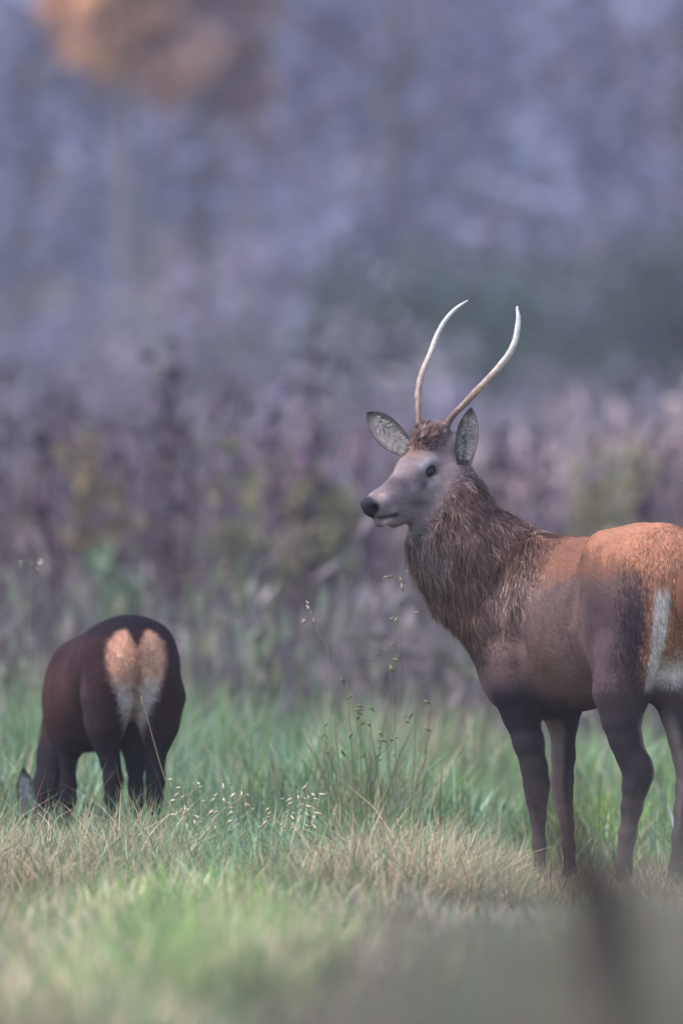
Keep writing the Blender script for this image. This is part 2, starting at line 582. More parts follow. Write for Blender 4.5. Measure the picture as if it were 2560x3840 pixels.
    # head frame
    a, p = R(38), R(36.5)
    Fh = np.array([-math.cos(a) * math.cos(p), -math.sin(a) * math.cos(p), -math.sin(p)])
    Lh = np.array([math.sin(a), -math.cos(a), 0.0])
    Uh = np.cross(Fh, Lh)
    AX = np.array([Fh, Lh, Uh])
    poll = P(1632, 1622, 30.2)
    h = lambda x, y, z: poll + Fh * x + Lh * y + Uh * z
    f.ell(h(.045, 0, -.060), AX, (.085, .060, .066), .03)
    f.ell(h(.120, 0, -.050), AX, (.075, .060, .050), .03)
    for s in (1, -1):
        f.ell(h(.125, .046 * s, -.036), AX, (.042, .022, .026), .025)      # brow
        f.ell(h(.105, .032 * s, -.115), AX, (.088, .034, .062), .03)       # cheek
        f.ell(h(.225, .022 * s, -.066), AX, (.075, .018, .026), .03)
    f.cone(h(.14, 0, -.062), h(.305, 0, -.045), .055, .0345, .03)
    f.cone(h(.13, 0, -.158), h(.295, 0, -.118), .050, .0255, .03)
    f.cone(h(.10, 0, -.14), h(.27, 0, -.085), .048, .036, .03)
    f.ell(h(.315, 0, -.046), AX, (.048, .036, .042), .02)
    f.ell(h(.348, 0, -.030), AX, (.022, .031, .030), .012)                # nose pad
    f.ell(h(.330, 0, -.092), AX, (.030, .024, .021), .012)                # chin
    f.ell(h(.285, 0, -.088), AX, (.045, .034, .026), .015)
    f.ell(h(.045, 0, -.012), AX, (.055, .045, .035), .03)                 # poll tuft base
    for s in (1, -1):
        f.cone(h(.02, .030 * s, -.03), h(-.008, .050 * s, .018), .026, .017, .02)    # pedicle
        f.cone(h(.005, .045 * s, -.055), h(-.02, .075 * s, -.045), .035, .03, .03)   # ear root
        f.cone(h(.358, .018 * s, -.030), h(.345, .036 * s, -.038), .0075, .0095, .005, True)   # nostril
        f.cone(h(.374, .010 * s, -.063), h(.300, .040 * s, -.100), .0040, .0060, .004, True)   # mouth
        f.ell(h(.127, .070 * s, -.056), AX, (.026, .012, .017), .008, True)  # eye socket
    V, Fc, N = f.build(.0052)
    # coat
    t, lat, hd = sp.coords(V)
    z = V[:, 2]
    hx = (V - poll) @ AX.T
    nz = Noise(.10, 3)(V); nz2 = Noise(.03, 4)(V)
    flank = np.array([.128, .082, .077]); back = np.array([.185, .083, .054]); dark = np.array([.018, .013, .016])
    leg_c = np.array([.035, .027, .031]); orange = np.array([.33, .150, .092]); pale = np.array([.62, .53, .49]); neck = np.array([.155, .094, .079])
    c = np.tile(flank, (len(V), 1))
    sm = lambda x, lo, hi: np.clip((x - lo) / (hi - lo), 0, 1) ** 2 * (3 - 2 * np.clip((x - lo) / (hi - lo), 0, 1))
    mixc = lambda c, col, w: c * (1 - w[:, None]) + np.asarray(col) * w[:, None]
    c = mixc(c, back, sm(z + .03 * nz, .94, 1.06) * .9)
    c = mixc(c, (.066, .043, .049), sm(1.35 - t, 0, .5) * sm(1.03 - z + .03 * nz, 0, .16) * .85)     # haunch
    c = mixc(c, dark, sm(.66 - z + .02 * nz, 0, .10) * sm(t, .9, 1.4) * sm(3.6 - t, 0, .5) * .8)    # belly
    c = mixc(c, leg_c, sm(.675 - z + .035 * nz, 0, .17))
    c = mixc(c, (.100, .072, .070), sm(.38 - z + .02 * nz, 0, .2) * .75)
    # neck and head
    hn = h(.02, 0, -.10)
    nkv = sm(np.linalg.norm(V - P(1700, 2050, 30.2), axis=1) * -1, -.42, -.22)
    c = mixc(c, neck, nkv)
    hseg = hx.copy(); hseg[:, 0] -= np.clip(hx[:, 0], .06, .34); hseg[:, 2] += .06 + .02 * np.clip((hx[:, 0] - .1) / .2, 0, 1)
    head_m = sm(-np.linalg.norm(hseg, axis=1), -.158, -.095)
    c = mixc(c, (.195, .150, .156), head_m)
    it = []
    Yl = lambda tt, la: sp.depth(tt, la)
    # dark band where the mane meets the shoulder
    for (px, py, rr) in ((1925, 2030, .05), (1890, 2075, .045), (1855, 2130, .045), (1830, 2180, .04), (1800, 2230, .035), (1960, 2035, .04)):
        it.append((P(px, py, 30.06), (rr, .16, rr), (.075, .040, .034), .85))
    it.append((P(1620, 2080, 30.12), (.09, .10, .13), (.13, .105, .10), .7))        # throat
    it.append((P(1560, 2010, 30.10), (.05, .10, .05), (.10, .085, .085), .8))
    for s in (1, -1):
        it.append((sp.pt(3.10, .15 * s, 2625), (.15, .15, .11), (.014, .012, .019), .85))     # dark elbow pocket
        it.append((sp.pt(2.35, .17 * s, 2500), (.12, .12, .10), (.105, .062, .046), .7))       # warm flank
        it.append((sp.pt(2.9, .16 * s, 2230), (.18, .14, .09), (.25, .165, .150), .75))         # pinkish light sheen over the ribs, painted into the coat
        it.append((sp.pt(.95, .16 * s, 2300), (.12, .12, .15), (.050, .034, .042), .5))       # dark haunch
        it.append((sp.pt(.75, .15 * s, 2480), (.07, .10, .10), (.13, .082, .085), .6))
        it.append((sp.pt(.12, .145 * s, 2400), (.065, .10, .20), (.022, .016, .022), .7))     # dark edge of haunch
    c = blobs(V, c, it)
    # rump patch
    rp = sm(.62 - t + .05 * nz2, 0, .22) * sm(z, .66, .74) * sm(.118 - np.abs(lat) + .01 * nz2 + (z - 1.0).clip(0, .2) * .5, 0, .025)
    c = mixc(c, orange, rp)
    c = mixc(c, orange, sm(z - .03 * t + .015 * nz, 1.02, 1.07) * sm(1.7 - t, 0, .6) * .9)
    st_ = sm(.55 - t, 0, .15) * sm(np.abs(lat), .040, .050) * sm(.093 - np.abs(lat), 0, .012) * sm(.985 - z, 0, .05) * sm(z, .64, .68)
    c = mixc(c, pale, st_)
    low = sm(.8 - t, 0, .2) * sm(.060 - np.abs(lat), 0, .03) * sm(.80 - z + .02 * nz2, 0, .08) * sm(z, .64, .72)
    c = mixc(c, pale * .95, low)
    # inner faces of the legs
    inner = sm(-lat * np.sign(lat) * 0 + (.62 - z), 0, .1)
    NL = (N[:, :2] * np.stack([-hd[:, 1], hd[:, 0]], 1)).sum(1) * np.sign(lat)
    c = mixc(c, (.25, .19, .175), inner * sm(-NL, .35, .8) * sm(z, .12, .3) * .8)
    # head markings, with shade of mouth, cheek and jaw painted in
    it = [(h(.356, 0, -.026), (.036, .036, .034), (.028, .028, .036), 2.2),
          (h(.366, 0, -.052), (.020, .03, .020), (.010, .010, .014), 1.6),
          (h(.10, 0, 0), (.065, .07, .04), (.20, .115, .085), .7)]
    for s in (1, -1):
        it += [(h(.142, .062 * s, -.028), .020, (.35, .30, .31), .95), (h(.118, .064 * s, -.026), .020, (.35, .30, .31), .95), (h(.098, .064 * s, -.036), .020, (.34, .285, .29), .9), (h(.128, .064 * s, -.088), .020, (.42, .35, .355), 1.0), (h(.148, .062 * s, -.088), .018, (.38, .31, .31), .9), (h(.170, .055 * s, -.076), .014, (.075, .058, .066), .8),
               (h(.205, .045 * s, -.06), .022, (.40, .34, .35), .6), (h(.305, .034 * s, -.022), .026, (.42, .31, .29), .7), (h(.30, .03 * s, -.075), .020, (.38, .30, .28), .6),
               (h(.127, .066 * s, -.055), (.022, .022, .016), (.02, .017, .02), 1.3), (h(.350, .031 * s, -.036), .015, (.004, .004, .005), 1.8),
               (h(.330, .02 * s, -.10), .024, (.46, .40, .40), 1.1), *[(h(.374 - .074 * q, (.012 + .028 * q) * s, -.063 - .037 * q), .0085 + .003 * q, (.018, .014, .018), 1.3) for q in (0, .15, .3, .45, .6, .75, .9, 1)],  # dark blobs paint the shade inside the mouth slit
               (h(.07, .06 * s, -.085), .045, (.13, .10, .105), .6), (h(.12, .04 * s, -.165), .05, (.075, .056, .06), .8), (h(.235, .03 * s, -.02), (.06, .04, .03), (.085, .066, .078), .85), (h(.21, .045 * s, -.115), (.05, .04, .02), (.085, .064, .07), .8)]  # shading of cheek and under the jaw painted dark
    c = blobs(V, c, it)
    tuft = sm(-np.linalg.norm((V - h(.04, 0, .01)) / np.array([1, 1, 1]), axis=1), -.085, -.035)
    c = mixc(c, (.070, .040, .034), tuft * (.6 + .4 * np.clip(nz2 + .5, 0, 1)))
    c = c * np.exp(.10 * nz + .07 * nz2)[:, None]
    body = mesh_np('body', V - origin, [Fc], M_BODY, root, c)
    # fur
    H3 = np.c_[hd, np.zeros(len(V))]
    flow = -H3 * 1.0 + np.array([0, 0, -.55])
    legm = sm(.72 - z, 0, .15)
    flow = flow * (1 - legm[:, None]) + np.array([0, 0, -1.0]) * legm[:, None]
    flow = flow * (1 - nkv[:, None]) + (np.array([.35, .1, -1.0])) * nkv[:, None]
    flow = flow * (1 - head_m[:, None]) + (-Fh) * head_m[:, None]
    rmp = sm(.5 - t, 0, .3) * (1 - legm)
    flow = flow * (1 - rmp[:, None]) + np.array([.1, -.3, -1.0]) * rmp[:, None]
    length = np.full(len(V), .016)
    length = length * (1 - .45 * legm) + .036 * nkv * (1 - head_m) + .008 * rmp
    thr = sm(-np.linalg.norm(V - P(1640, 2150, 30.15), axis=1), -.24, -.12)
    length = length + .018 * thr * (1 - head_m)
    length = length * (1 - head_m) + .007 * head_m + .030 * tuft
    nose = sm(hx[:, 0], .32, .335) * sm(-np.abs(hx[:, 1]), -.06, -.04) * head_m
    length = length * (1 - .8 * nose)
    eye_m = sm(-np.linalg.norm(np.minimum(np.abs(hx - np.array([.13, .064, -.056])), np.abs(hx - np.array([.13, -.064, -.056]))), axis=1), -.03, -.024)
    weight = 1 + .6 * nkv + 1.2 * head_m + 2.0 * tuft
    weight = weight * (1 - eye_m) * (1 - .9 * nose)
    lift = np.full(len(V), .16) + .18 * nkv * (1 - head_m) + .9 * tuft
    grow_fur('coat_fur', V - origin, Fc, N, c, length, flow, lift, 190000, .0011, M_FUR, root, 5, .20, weight, .42, .3 + .8 * nkv * (1 - head_m) + 1.2 * tuft)
    grow_fur('face_fur', V - origin, Fc, N, c, np.full(len(V), .011) * (1 - .75 * nose), flow, np.full(len(V), .10), 26000, .0013, M_FUR, root, 8, .22, head_m * (1 - eye_m) * (1 - nose) * (1 - tuft) + 1e-6, .34, np.full(len(V), .45))
    # eyes
    for s in (1, -1):
        e = bpy.data.meshes.new('eye')
        import bmesh
        bm = bmesh.new(); bmesh.ops.create_uvsphere(bm, u_segments=24, v_segments=16, radius=1.0)
        for v in bm.verts:
            v.co = Vector(h(.127, .0575 * s, -.055) - origin + (Fh * .96 - Uh * .28) * v.co.x * .0245 + Lh * v.co.y * .0165 + (Uh * .96 + Fh * .28) * v.co.z * .0160)
        bm.to_mesh(e); bm.free()
        for q in e.polygons: q.use_smooth = True
        e.materials.append(M_EYE)
        o = bpy.data.objects.new('eye', e); COL.objects.link(o); o.parent = root
    # ears
    inn, out, rim = np.array([.27, .24, .235]), np.array([.12, .085, .08]), np.array([.075, .056, .058])
    make_ear(root, P(1538, 1690, 30.225), P(1374, 1548, 30.33), (-.25, -1, -.15), .050, 1, inn, out, rim)
    make_ear(root, P(1742, 1745, 30.13), P(1766, 1528, 30.10), (-.35, -1, .05), .040, 2, inn, out, rim)
    # antlers
    right = [(1570, 1600, 30.235, 19), (1567, 1528, 30.27, 21), (1567, 1478, 30.30, 23), (1574, 1428, 30.33, 23), (1590, 1378, 30.36, 22), (1612, 1329, 30.385, 21), (1629, 1279, 30.41, 20), (1649, 1234, 30.43, 18), (1674, 1194, 30.44, 17), (1709, 1157, 30.45, 14), (1755, 1124, 30.45, 5)]
    left = [(1664, 1612, 30.16, 25), (1698, 1558, 30.15, 24), (1738, 1518, 30.14, 25), (1777, 1475, 30.13, 26), (1822, 1430, 30.125, 26), (1867, 1380, 30.12, 26), (1907, 1329, 30.12, 25), (1927, 1289, 30.125, 23), (1939, 1239, 30.13, 20), (1943, 1189, 30.14, 17), (1939, 1148, 30.15, 7)]
    for seed, path in ((11, right), (12, left)):
        pts = np.array([np.r_[P(a_, b_, Y_), w_ / 2 / 1216] for a_, b_, Y_, w_ in path])
        s = spline(pts, 70)
        s[:, 3] *= 1 + .35 * np.exp(-(np.linspace(0, 1, 70) / .035) ** 2)
        V2, fs = tube(s[:, :3], s[:, 3], 14)
        u = np.r_[np.repeat(np.linspace(0, 1, 70), 14), 0, 1]
        nzz = Noise(.02, seed)(V2 * np.array([1, 1, .35]))
        V2 = V2 + nzz[:, None] * .0011
        base_c, mid_c, tip_c = np.array([.13, .065, .055]), np.array([.40, .285, .22]), np.array([.66, .60, .56])
        cc = np.where(u[:, None] < .35, base_c + (mid_c - base_c) * (u[:, None] / .35).clip(0, 1) ** .8, mid_c + (tip_c - mid_c) * ((u[:, None] - .35) / .4).clip(0, 1))
        g = sm(nzz, .15, .6) * (1 - u * .75)
        cc = mixc(cc, (.12, .075, .06), g * .7)
        mesh_np('antler', V2 - origin, fs, M_HORN, root, cc)
    # tail
    tl = np.array([np.r_[sp.pt(0.0, .0, 2130, -.01), .030], np.r_[sp.pt(0.0, 0, 2210, -.045), .034], np.r_[sp.pt(0.0, 0, 2290, -.05), .028], np.r_[sp.pt(0.0, 0, 2350, -.045), .010]])
    s = spline(tl, 20)
    V3, fs = tube(s[:, :3], s[:, 3], 12)
    mesh_np('tail', V3 - origin, fs, M_BODY, root, np.tile(np.array([.17, .072, .044]), (len(V3), 1)))
    for pts, tt in ((fl, 3.0), (fr, 3.2), (hl, .5), (hr, .45)):
        make_hoof(root, pts[-1][0] + 0.01 * np.r_[sp.head(tt), 0], sp.head(tt), sp.left(tt))
    return root

stag = build_stag()

# ------------------------------------------------------------------ the grazing hind
def build_hind():
    sp = Spine([(508, 31.80), (478, 31.99), (428, 32.23), (350, 32.46), (300, 32.60)])
    b0 = sp.at(2)
    origin = np.array([b0[0], b0[1], 0.0])
    root = empty('hind', origin, 'dark brown deer grazing head down with orange heart-shaped rump patch', 'deer', 'deer on the meadow')
    f = Form()
    K = .88
    E = lambda t, lat, py, r, k=.06, tilt=0., ahead=0.: f.ell(sp.pt(t, lat * K, py, ahead), sp.axes(t, tilt), np.array(r) * K, k)
    E(.7, 0, 2460, (.20, .145, .150))
    E(.35, 0, 2500, (.12, .125, .165))
    E(1.5, 0, 2510, (.26, .170, .195), .08)
    E(2.2, 0, 2565, (.28, .180, .215), .08)
    E(3.0, 0, 2590, (.22, .165, .210), .08)
    E(3.7, 0, 2650, (.16, .115, .17), .08)
    for s in (1, -1):
        f.ell(sp.pt(.6, .085 * s, 2580), sp.axes(.6, -.15), (.13, .07, .19), .07)
        f.ell(sp.pt(3.3, .09 * s, 2620), sp.axes(3.3, .3), (.083, .05, .168), .06)
    def leg(path, t, lat, k=.02):
        Y = sp.depth(t, lat * K)
        end = 2162 + F_PX / Y - 30
        top, last = 2850, path[-1][1]
        pts = [(P(px, py if py < top else top + (py - top) * (end - top) / (last - top), Y), r * K) for px, py, r in path]
        f.chain(pts[:3], .035); f.chain(pts[2:], k); return pts
    hl = leg([(390, 2620, .085), (392, 2720, .062), (400, 2790, .045), (412, 2850, .036), (424, 2910, .034), (424, 2960, .029), (420, 3020, .022), (416, 3090, .020), (414, 3140, .023), (404, 3180, .022)], .5, .10)
    f.cone(P(430, 2893, sp.depth(.45, .10)), P(432, 2920, sp.depth(.45, .10)), .018, .02, .02)
    hr = leg([(610, 2620, .085), (600, 2720, .060), (588, 2790, .045), (580, 2850, .036), (582, 2910, .034), (580, 2960, .029), (576, 3020, .022), (570, 3090, .020), (568, 3140, .023), (560, 3182, .022)], .4, -.10)
    f.cone(P(588, 2893, sp.depth(.35, -.10)), P(590, 2920, sp.depth(.35, -.10)), .018, .02, .02)
    fl = leg([(262, 2700, .065), (258, 2780, .042), (256, 2850, .031), (256, 2920, .030), (257, 2960, .028), (256, 3020, .019), (256, 3090, .017), (254, 3130, .02), (244, 3160, .02)], 3.2, .09)
    fr = leg([(505, 2720, .07), (505, 2800, .045), (508, 2870, .034), (510, 2930, .028), (510, 2970, .026), (508, 3030, .018), (506, 3090, .017), (505, 3130, .02), (497, 3160, .02)], 3.0, -.09)
    # neck down to the grass, head grazing
    f.chain([(sp.pt(3.8, 0, 2620), .105), (P(258, 2720, 32.68), .078), (P(215, 2825, 32.66), .054), (P(182, 2925, 32.60), .050)], .06)
    hb = P(165, 2985, 32.58)
    Fh = unit(np.array([-.25, -.30, -.92])); Lh = unit(np.cross([0, 0, 1.0], Fh)); Lh = unit(np.array([-.9, .35, .1]) - Fh * (np.array([-.9, .35, .1]) @ Fh)) * -1
    Uh = np.cross(Fh, Lh)
    if Uh[1] > 0: pass
    AX = np.array([Fh, Lh, Uh])
    h = lambda x, y, z: hb + (Fh * x + Lh * y + Uh * z)
    f.ell(h(.02, 0, 0), AX, (.08, .055, .06), .03)
    f.cone(h(.05, 0, 0), h(.165, 0, 0), .052, .032, .03)
    V, Fc, N = f.build(.0075)
    t, lat, hd = sp.coords(V); z = 1 - (1 - V[:, 2]) * 34.6 / 31.85
    nz = Noise(.10, 23)(V); nz2 = Noise(.03, 24)(V)
    sm = lambda x, lo, hi: np.clip((x - lo) / (hi - lo), 0, 1) ** 2 * (3 - 2 * np.clip((x - lo) / (hi - lo), 0, 1))
    mixc = lambda c, col, w: c * (1 - w[:, None]) + np.asarray(col) * w[:, None]
    c = np.tile(np.array([.034, .0165, .018]), (len(V), 1))
    c = mixc(c, (.0075, .0058, .010), sm(z, .74, .84) * .9)
    c = mixc(c, (.085, .038, .034), sm(t, 1.4, 2.8) * sm(.72 - z, 0, .2) * .6)  # brown-red highlight on the flank, painted into the coat
    c = mixc(c, (.018, .014, .018), sm(.50 - z, 0, .15))
    # heart shaped patch, seen from behind
    zc = z - .62
    al = np.abs(lat) / K + .004 * nz2
    w_at = np.interp(z, [.34, .46, .55, .63, .71, .77, .805, .83], [.026, .040, .066, .104, .120, .108, .075, .0])
    notch = sm(al - (z - .745) * .55, -.012, .016)
    rp = sm(.62 - t, 0, .12) * sm(w_at - al + .008 * nz2, -.012, .026) * notch
    c = mixc(c, (.43, .225, .155), rp * sm(z, .54, .63))
    c = mixc(c, (.40, .345, .345), rp * sm(.665 - z + .015 * nz, 0, .10))
    c = mixc(c, (.19, .085, .055), rp * sm(.026 - al, 0, .02) * .6)
    pats = []  # painted light: thigh highlight and lit patches on flank and shoulder
    for s in (1, -1):
        pats += [(sp.pt(.55, .15 * s, 2660), (.07, .10, .12), (.060, .046, .054), .6), (sp.pt(2.3, .15 * s, 2580), (.12, .16, .10), (.085, .042, .038), .6),
                 (sp.pt(1.2, .14 * s, 2440), (.08, .10, .06), (.050, .030, .034), .5), (sp.pt(3.1, .13 * s, 2600), (.09, .1, .12), (.075, .04, .036), .5)]
    c = np.where(rp[:, None] > .05, c, blobs(V, c, pats))
    c = c * np.exp(.16 * nz + .12 * nz2)[:, None]
    mesh_np('body', V - origin, [Fc], M_BODY, root, c)
    flow = -np.c_[hd, np.zeros(len(V))] + np.array([0, 0, -.9])
    legm = sm(.5 - z, 0, .15)
    flow = flow * (1 - legm[:, None]) + np.array([0, 0, -1.0]) * legm[:, None]
    length = .016 - .006 * legm
    grow_fur('coat_fur', V - origin, Fc, N, c, length, flow, np.full(len(V), .16), 80000, .0014, M_FUR, root, 6, .25, None, .42, np.full(len(V), .5))
    tl = np.array([np.r_[sp.pt(0, 0, 2395, .015), .020], np.r_[sp.pt(0, 0, 2450, -.022), .024], np.r_[sp.pt(0, 0, 2520, -.035), .022], np.r_[sp.pt(0, 0, 2575, -.030), .008]])
    s = spline(tl, 18)
    V3, fs = tube(s[:, :3], s[:, 3], 12)
    mesh_np('tail', V3 - origin, fs, M_BODY, root, np.tile(np.array([.25, .120, .080]), (len(V3), 1)))
    inn, out, rim = np.array([.55, .50, .51]), np.array([.05, .035, .035]), np.array([.03, .022, .026])
    make_ear(root, P(108, 3075, 32.30), P(88, 2882, 32.22), (.15, -1, .1), .034, 31, inn, out, rim)
    make_ear(root, P(190, 2985, 32.64), P(240, 2940, 32.74), (.3, -1, .1), .036, 32, inn, out, rim)
    for pts, tt in ((fl, 3.2), (fr, 3.0), (hl, .5), (hr, .4)):
        make_hoof(root, pts[-1][0], sp.head(tt), sp.left(tt), .85)
    for s in (1, -1):
        e = bpy.data.meshes.new('eye')
        import bmesh
        bm = bmesh.new(); bmesh.ops.create_uvsphere(bm, u_segments=16, v_segments=10, radius=1.0)
        for v in bm.verts:
            v.co = Vector(h(.06, .046 * s, .012) - origin + Fh * v.co.x * .017 + Lh * v.co.y * .011 + Uh * v.co.z * .012)
        bm.to_mesh(e); bm.free()
        e.materials.append(M_EYE)
        o = bpy.data.objects.new('eye', e); COL.objects.link(o); o.parent = root
    return root

hind = build_hind()

# ------------------------------------------------------------------ ground
def build_ground():
    n = 60
    xs = np.concatenate([np.linspace(-300, -12, 14), np.linspace(-10, 10, 21), np.linspace(12, 300, 14)])
    ys = np.concatenate([np.linspace(-60, 0, 6), np.linspace(4, 130, 40), np.linspace(150, 700, 20)])
    X, Y = np.meshgrid(xs, ys, indexing='ij')
    Z = np.where(Y > 130, ((Y - 130).clip(0, 500) / 500) ** 1.0 * 40, 0.0)     # wooded slope far behind
    V = np.stack([X, Y, Z], -1).reshape(-1, 3)
    a = np.arange(len(V)).reshape(X.shape)
    Q = np.stack([a[:-1, :-1], a[1:, :-1], a[1:, 1:], a[:-1, 1:]], -1).reshape(-1, 4)
    m = mat_noise('meadow_soil', (.045, .05, .022), (.11, .085, .055), 0.8, 0.95, 0.05, (.07, .085, .035))
    o = mesh_np('ground', V, [Q], m)
    tag(o, 'flat meadow soil under the long grass', 'ground', kind='structure')
build_ground()

# ------------------------------------------------------------------ grass
M_GRASS = mat_attr('grass_blade', 0.6, 0.25, 0.35)
M_DRY = mat_attr('dry_stem', 0.8, 0.12, 0.2)

def blades(xy, h, w, lean, col_a, col_b, seed, curve=0.6, z0=None, segs=4):
    """ribbon blades; returns verts, faces, colours"""
    r = np.random.default_rng(seed)
    n = len(xy)
    az = r.uniform(0, 2 * math.pi, n)
    dirv = np.stack([np.cos(az), np.sin(az), np.zeros(n)], 1)
    fa = az + math.pi / 2 + r.normal(size=n) * .5
    side = np.stack([np.cos(fa), np.sin(fa), np.zeros(n)], 1)
    base = np.c_[xy, np.zeros(n) if z0 is None else z0]
    V = []; C = []
    for k in range(segs + 1):
        s = k / segs
        p = base + dirv * (lean * h * (s ** (1 + curve)))[:, None]
        p[:, 2] += h * (s - 0.35 * lean * s * s)
        ww = w * (1 - s) ** .6 * (0.75 + .5 * s)
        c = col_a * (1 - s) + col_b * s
        if k < segs:
            V += [p - side * ww[:, None] / 2, p + side * ww[:, None] / 2]
            C += [c, c]
        else:
            V.append(p); C.append(c)
    nv = 2 * segs + 1
    V = np.stack(V, 1).reshape(-1, 3); C = np.stack(C, 1).reshape(-1, 3)
    b = np.arange(n)[:, None] * nv
    Q = np.concatenate([b + np.array([[2 * k, 2 * k + 1, 2 * k + 3, 2 * k + 2]]) for k in range(segs - 1)])
    T = b + np.array([[2 * segs - 2, 2 * segs - 1, 2 * segs]])
    return V, [Q, T], C

G1 = Noise(1.6, 41); G2 = Noise(.5, 42); G3 = Noise(4.0, 43)
green = np.array([.120, .200, .072]); blue_g = np.array([.135, .235, .145]); lime = np.array([.20, .29, .08])
mint = np.array([.30, .40, .27]); straw = np.array([.50, .41, .27]); tan = np.array([.40, .30, .20]); brown = np.array([.17, .115, .085]); grey = np.array([.24, .21, .18])

def pick(n, cols, wts, r):
    w = np.stack(wts, 1); w = w / w.sum(1, keepdims=True)
    u = r.random(n)[:, None]
    i = (u > np.cumsum(w, 1)).sum(1).clip(0, len(cols) - 1)
    return np.array(cols)[i]

def px_of(xy):
    return 1280 + xy[:, 0] / xy[:, 1] * F_PX

def grass_zone(name, label, y0, y1, half, count, seed, fn):
    r = np.random.default_rng(seed)
    y = r.uniform(y0, y1, count)
    x = r.uniform(-1, 1, count) * (half * y / 30.0)
    xy = np.c_[x, y]
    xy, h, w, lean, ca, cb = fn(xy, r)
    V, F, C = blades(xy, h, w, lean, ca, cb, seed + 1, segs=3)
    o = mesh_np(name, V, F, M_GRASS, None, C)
    tag(o, label, 'grass', kind='stuff')
    return o

def keep_off(xy, spots, rad):
    m = np.ones(len(xy), bool)
    for s in spots:
        m &= ((xy - s) ** 2).sum(1) > rad ** 2
    return xy[m]

# fresh tall grass behind and round the hind
def z_back(xy, r):
    n = len(xy)
    px = px_of(xy)
    g = G1(xy); g2 = G2(xy)
    right = np.clip((px - 1500) / 500, 0, 1)
    h = (.40 + .10 * g + .05 * g2) * r.uniform(.55, 1.2, n)
    h = h * (1 - .35 * right) * np.interp(xy[:, 1], [31, 33, 36, 48], [.6, .85, 1.05, 1.15])
    ca = pick(n, [green, blue_g, mint, lime, straw, brown], [.4 + .3 * g.clip(-1, 1), .5 - .3 * g2.clip(-1, 1), .25 + .3 * g2.clip(0, 1), .15 + .35 * right + 0 * g, .14 + .1 * g2.clip(0, 1), .08 + 0 * g], r)
    ca = ca * np.exp(r.normal(size=(n, 1)) * .2)
    front = np.clip((1050 - px) / 200, 0, 1) * np.clip((32.6 - xy[:, 1]) / .4, 0, 1)
    h = h * (1 - .33 * front)
    beige = np.clip(1 - np.abs(px - 1600) / 350, 0, 1) * np.clip((xy[:, 1] - 36) / 3, 0, 1) * .7
    bm = r.random(n) < beige
    ca[bm] = (tan * .8)[None] * np.exp(r.normal(size=(bm.sum(), 1)) * .25)
    clump = np.exp(-((px - 1400) / 230) ** 2) * np.clip(1 - np.abs(xy[:, 1] - 32.2) / 1.3, 0, 1)
    tk = r.random(n) < .30 * clump
    h = np.where(tk, h * r.uniform(1.3, 2.1, n), h)
    ca[tk] = np.array([.19, .19, .10])[None] * np.exp(r.normal(size=(tk.sum(), 1)) * .3)
    lm = (r.random(n) < .75 * np.exp(-((px - 2240) / 160) ** 2) * np.clip(1 - np.abs(xy[:, 1] - 33.5) / 2, 0, 1))
    ca[lm] = np.array([.30, .42, .10])[None] * np.exp(r.normal(size=(lm.sum(), 1)) * .2)
    h = h * np.exp(.35 * Noise(2.2, 77)(xy) * np.clip((xy[:, 1] - 33) / 4, 0, 1))
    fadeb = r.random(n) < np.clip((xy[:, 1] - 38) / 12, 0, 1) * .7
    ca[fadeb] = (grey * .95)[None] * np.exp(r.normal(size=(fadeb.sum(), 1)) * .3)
    tone = .35 * G2(xy * 1.3 + 31) + .25 * G1(xy + 5)
    ca = ca * np.exp(tone)[:, None]
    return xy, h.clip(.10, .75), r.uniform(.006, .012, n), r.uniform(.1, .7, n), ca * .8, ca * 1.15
grass_zone('meadow_grass', 'fresh blue-green long grass around the grazing hind', 31.2, 48, 2.3, 108000, 51, z_back)

# straw-coloured grass in the plane of focus
def z_mid(xy, r):
    n = len(xy)
    px = px_of(xy)
    g = G1(xy + 7); g2 = G2(xy + 3)
    mid = np.clip(1 - np.abs(px - 1000) / 500, 0, 1)
    right = np.clip((px - 1700) / 300, 0, 1)
    h = (.19 + .07 * g + .06 * g2) * r.uniform(.5, 1.3, n) * (1 - .50 * right)
    tall = (r.random(n) < .012) & (px < 1600)
    h = np.where(tall, h * r.uniform(1.5, 2.4, n), h)
    ca = pick(n, [straw, tan, brown, green, blue_g], [.6 + .3 * g.clip(-1, 1), .55 + .6 * mid, .25 + .15 * mid + .2 * right, .42 - .5 * g.clip(-1, .8) + .3 * right, .25 - .25 * g2.clip(-1, 1)], r)
    gt = (r.random(n) < .10 * (1 + .8 * G1(xy + 57)).clip(0, 2)) & (px < 1750)
    h = np.where(gt, r.uniform(.20, .42, n) * np.interp(px, [-500, 900, 1750], [.95, 1.0, .8]), h)
    ca[gt] = np.where(r.random((gt.sum(), 1)) < .5, green, np.where(r.random((gt.sum(), 1)) < .5, mint, blue_g))
    ca = ca * np.exp(r.normal(size=(n, 1)) * .3)
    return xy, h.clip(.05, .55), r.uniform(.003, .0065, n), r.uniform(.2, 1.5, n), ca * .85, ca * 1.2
grass_zone('straw_grass', 'bleached straw-coloured grass along the stag\'s feet', 27.8, 31.8, 2.1, 98000, 61, z_mid)

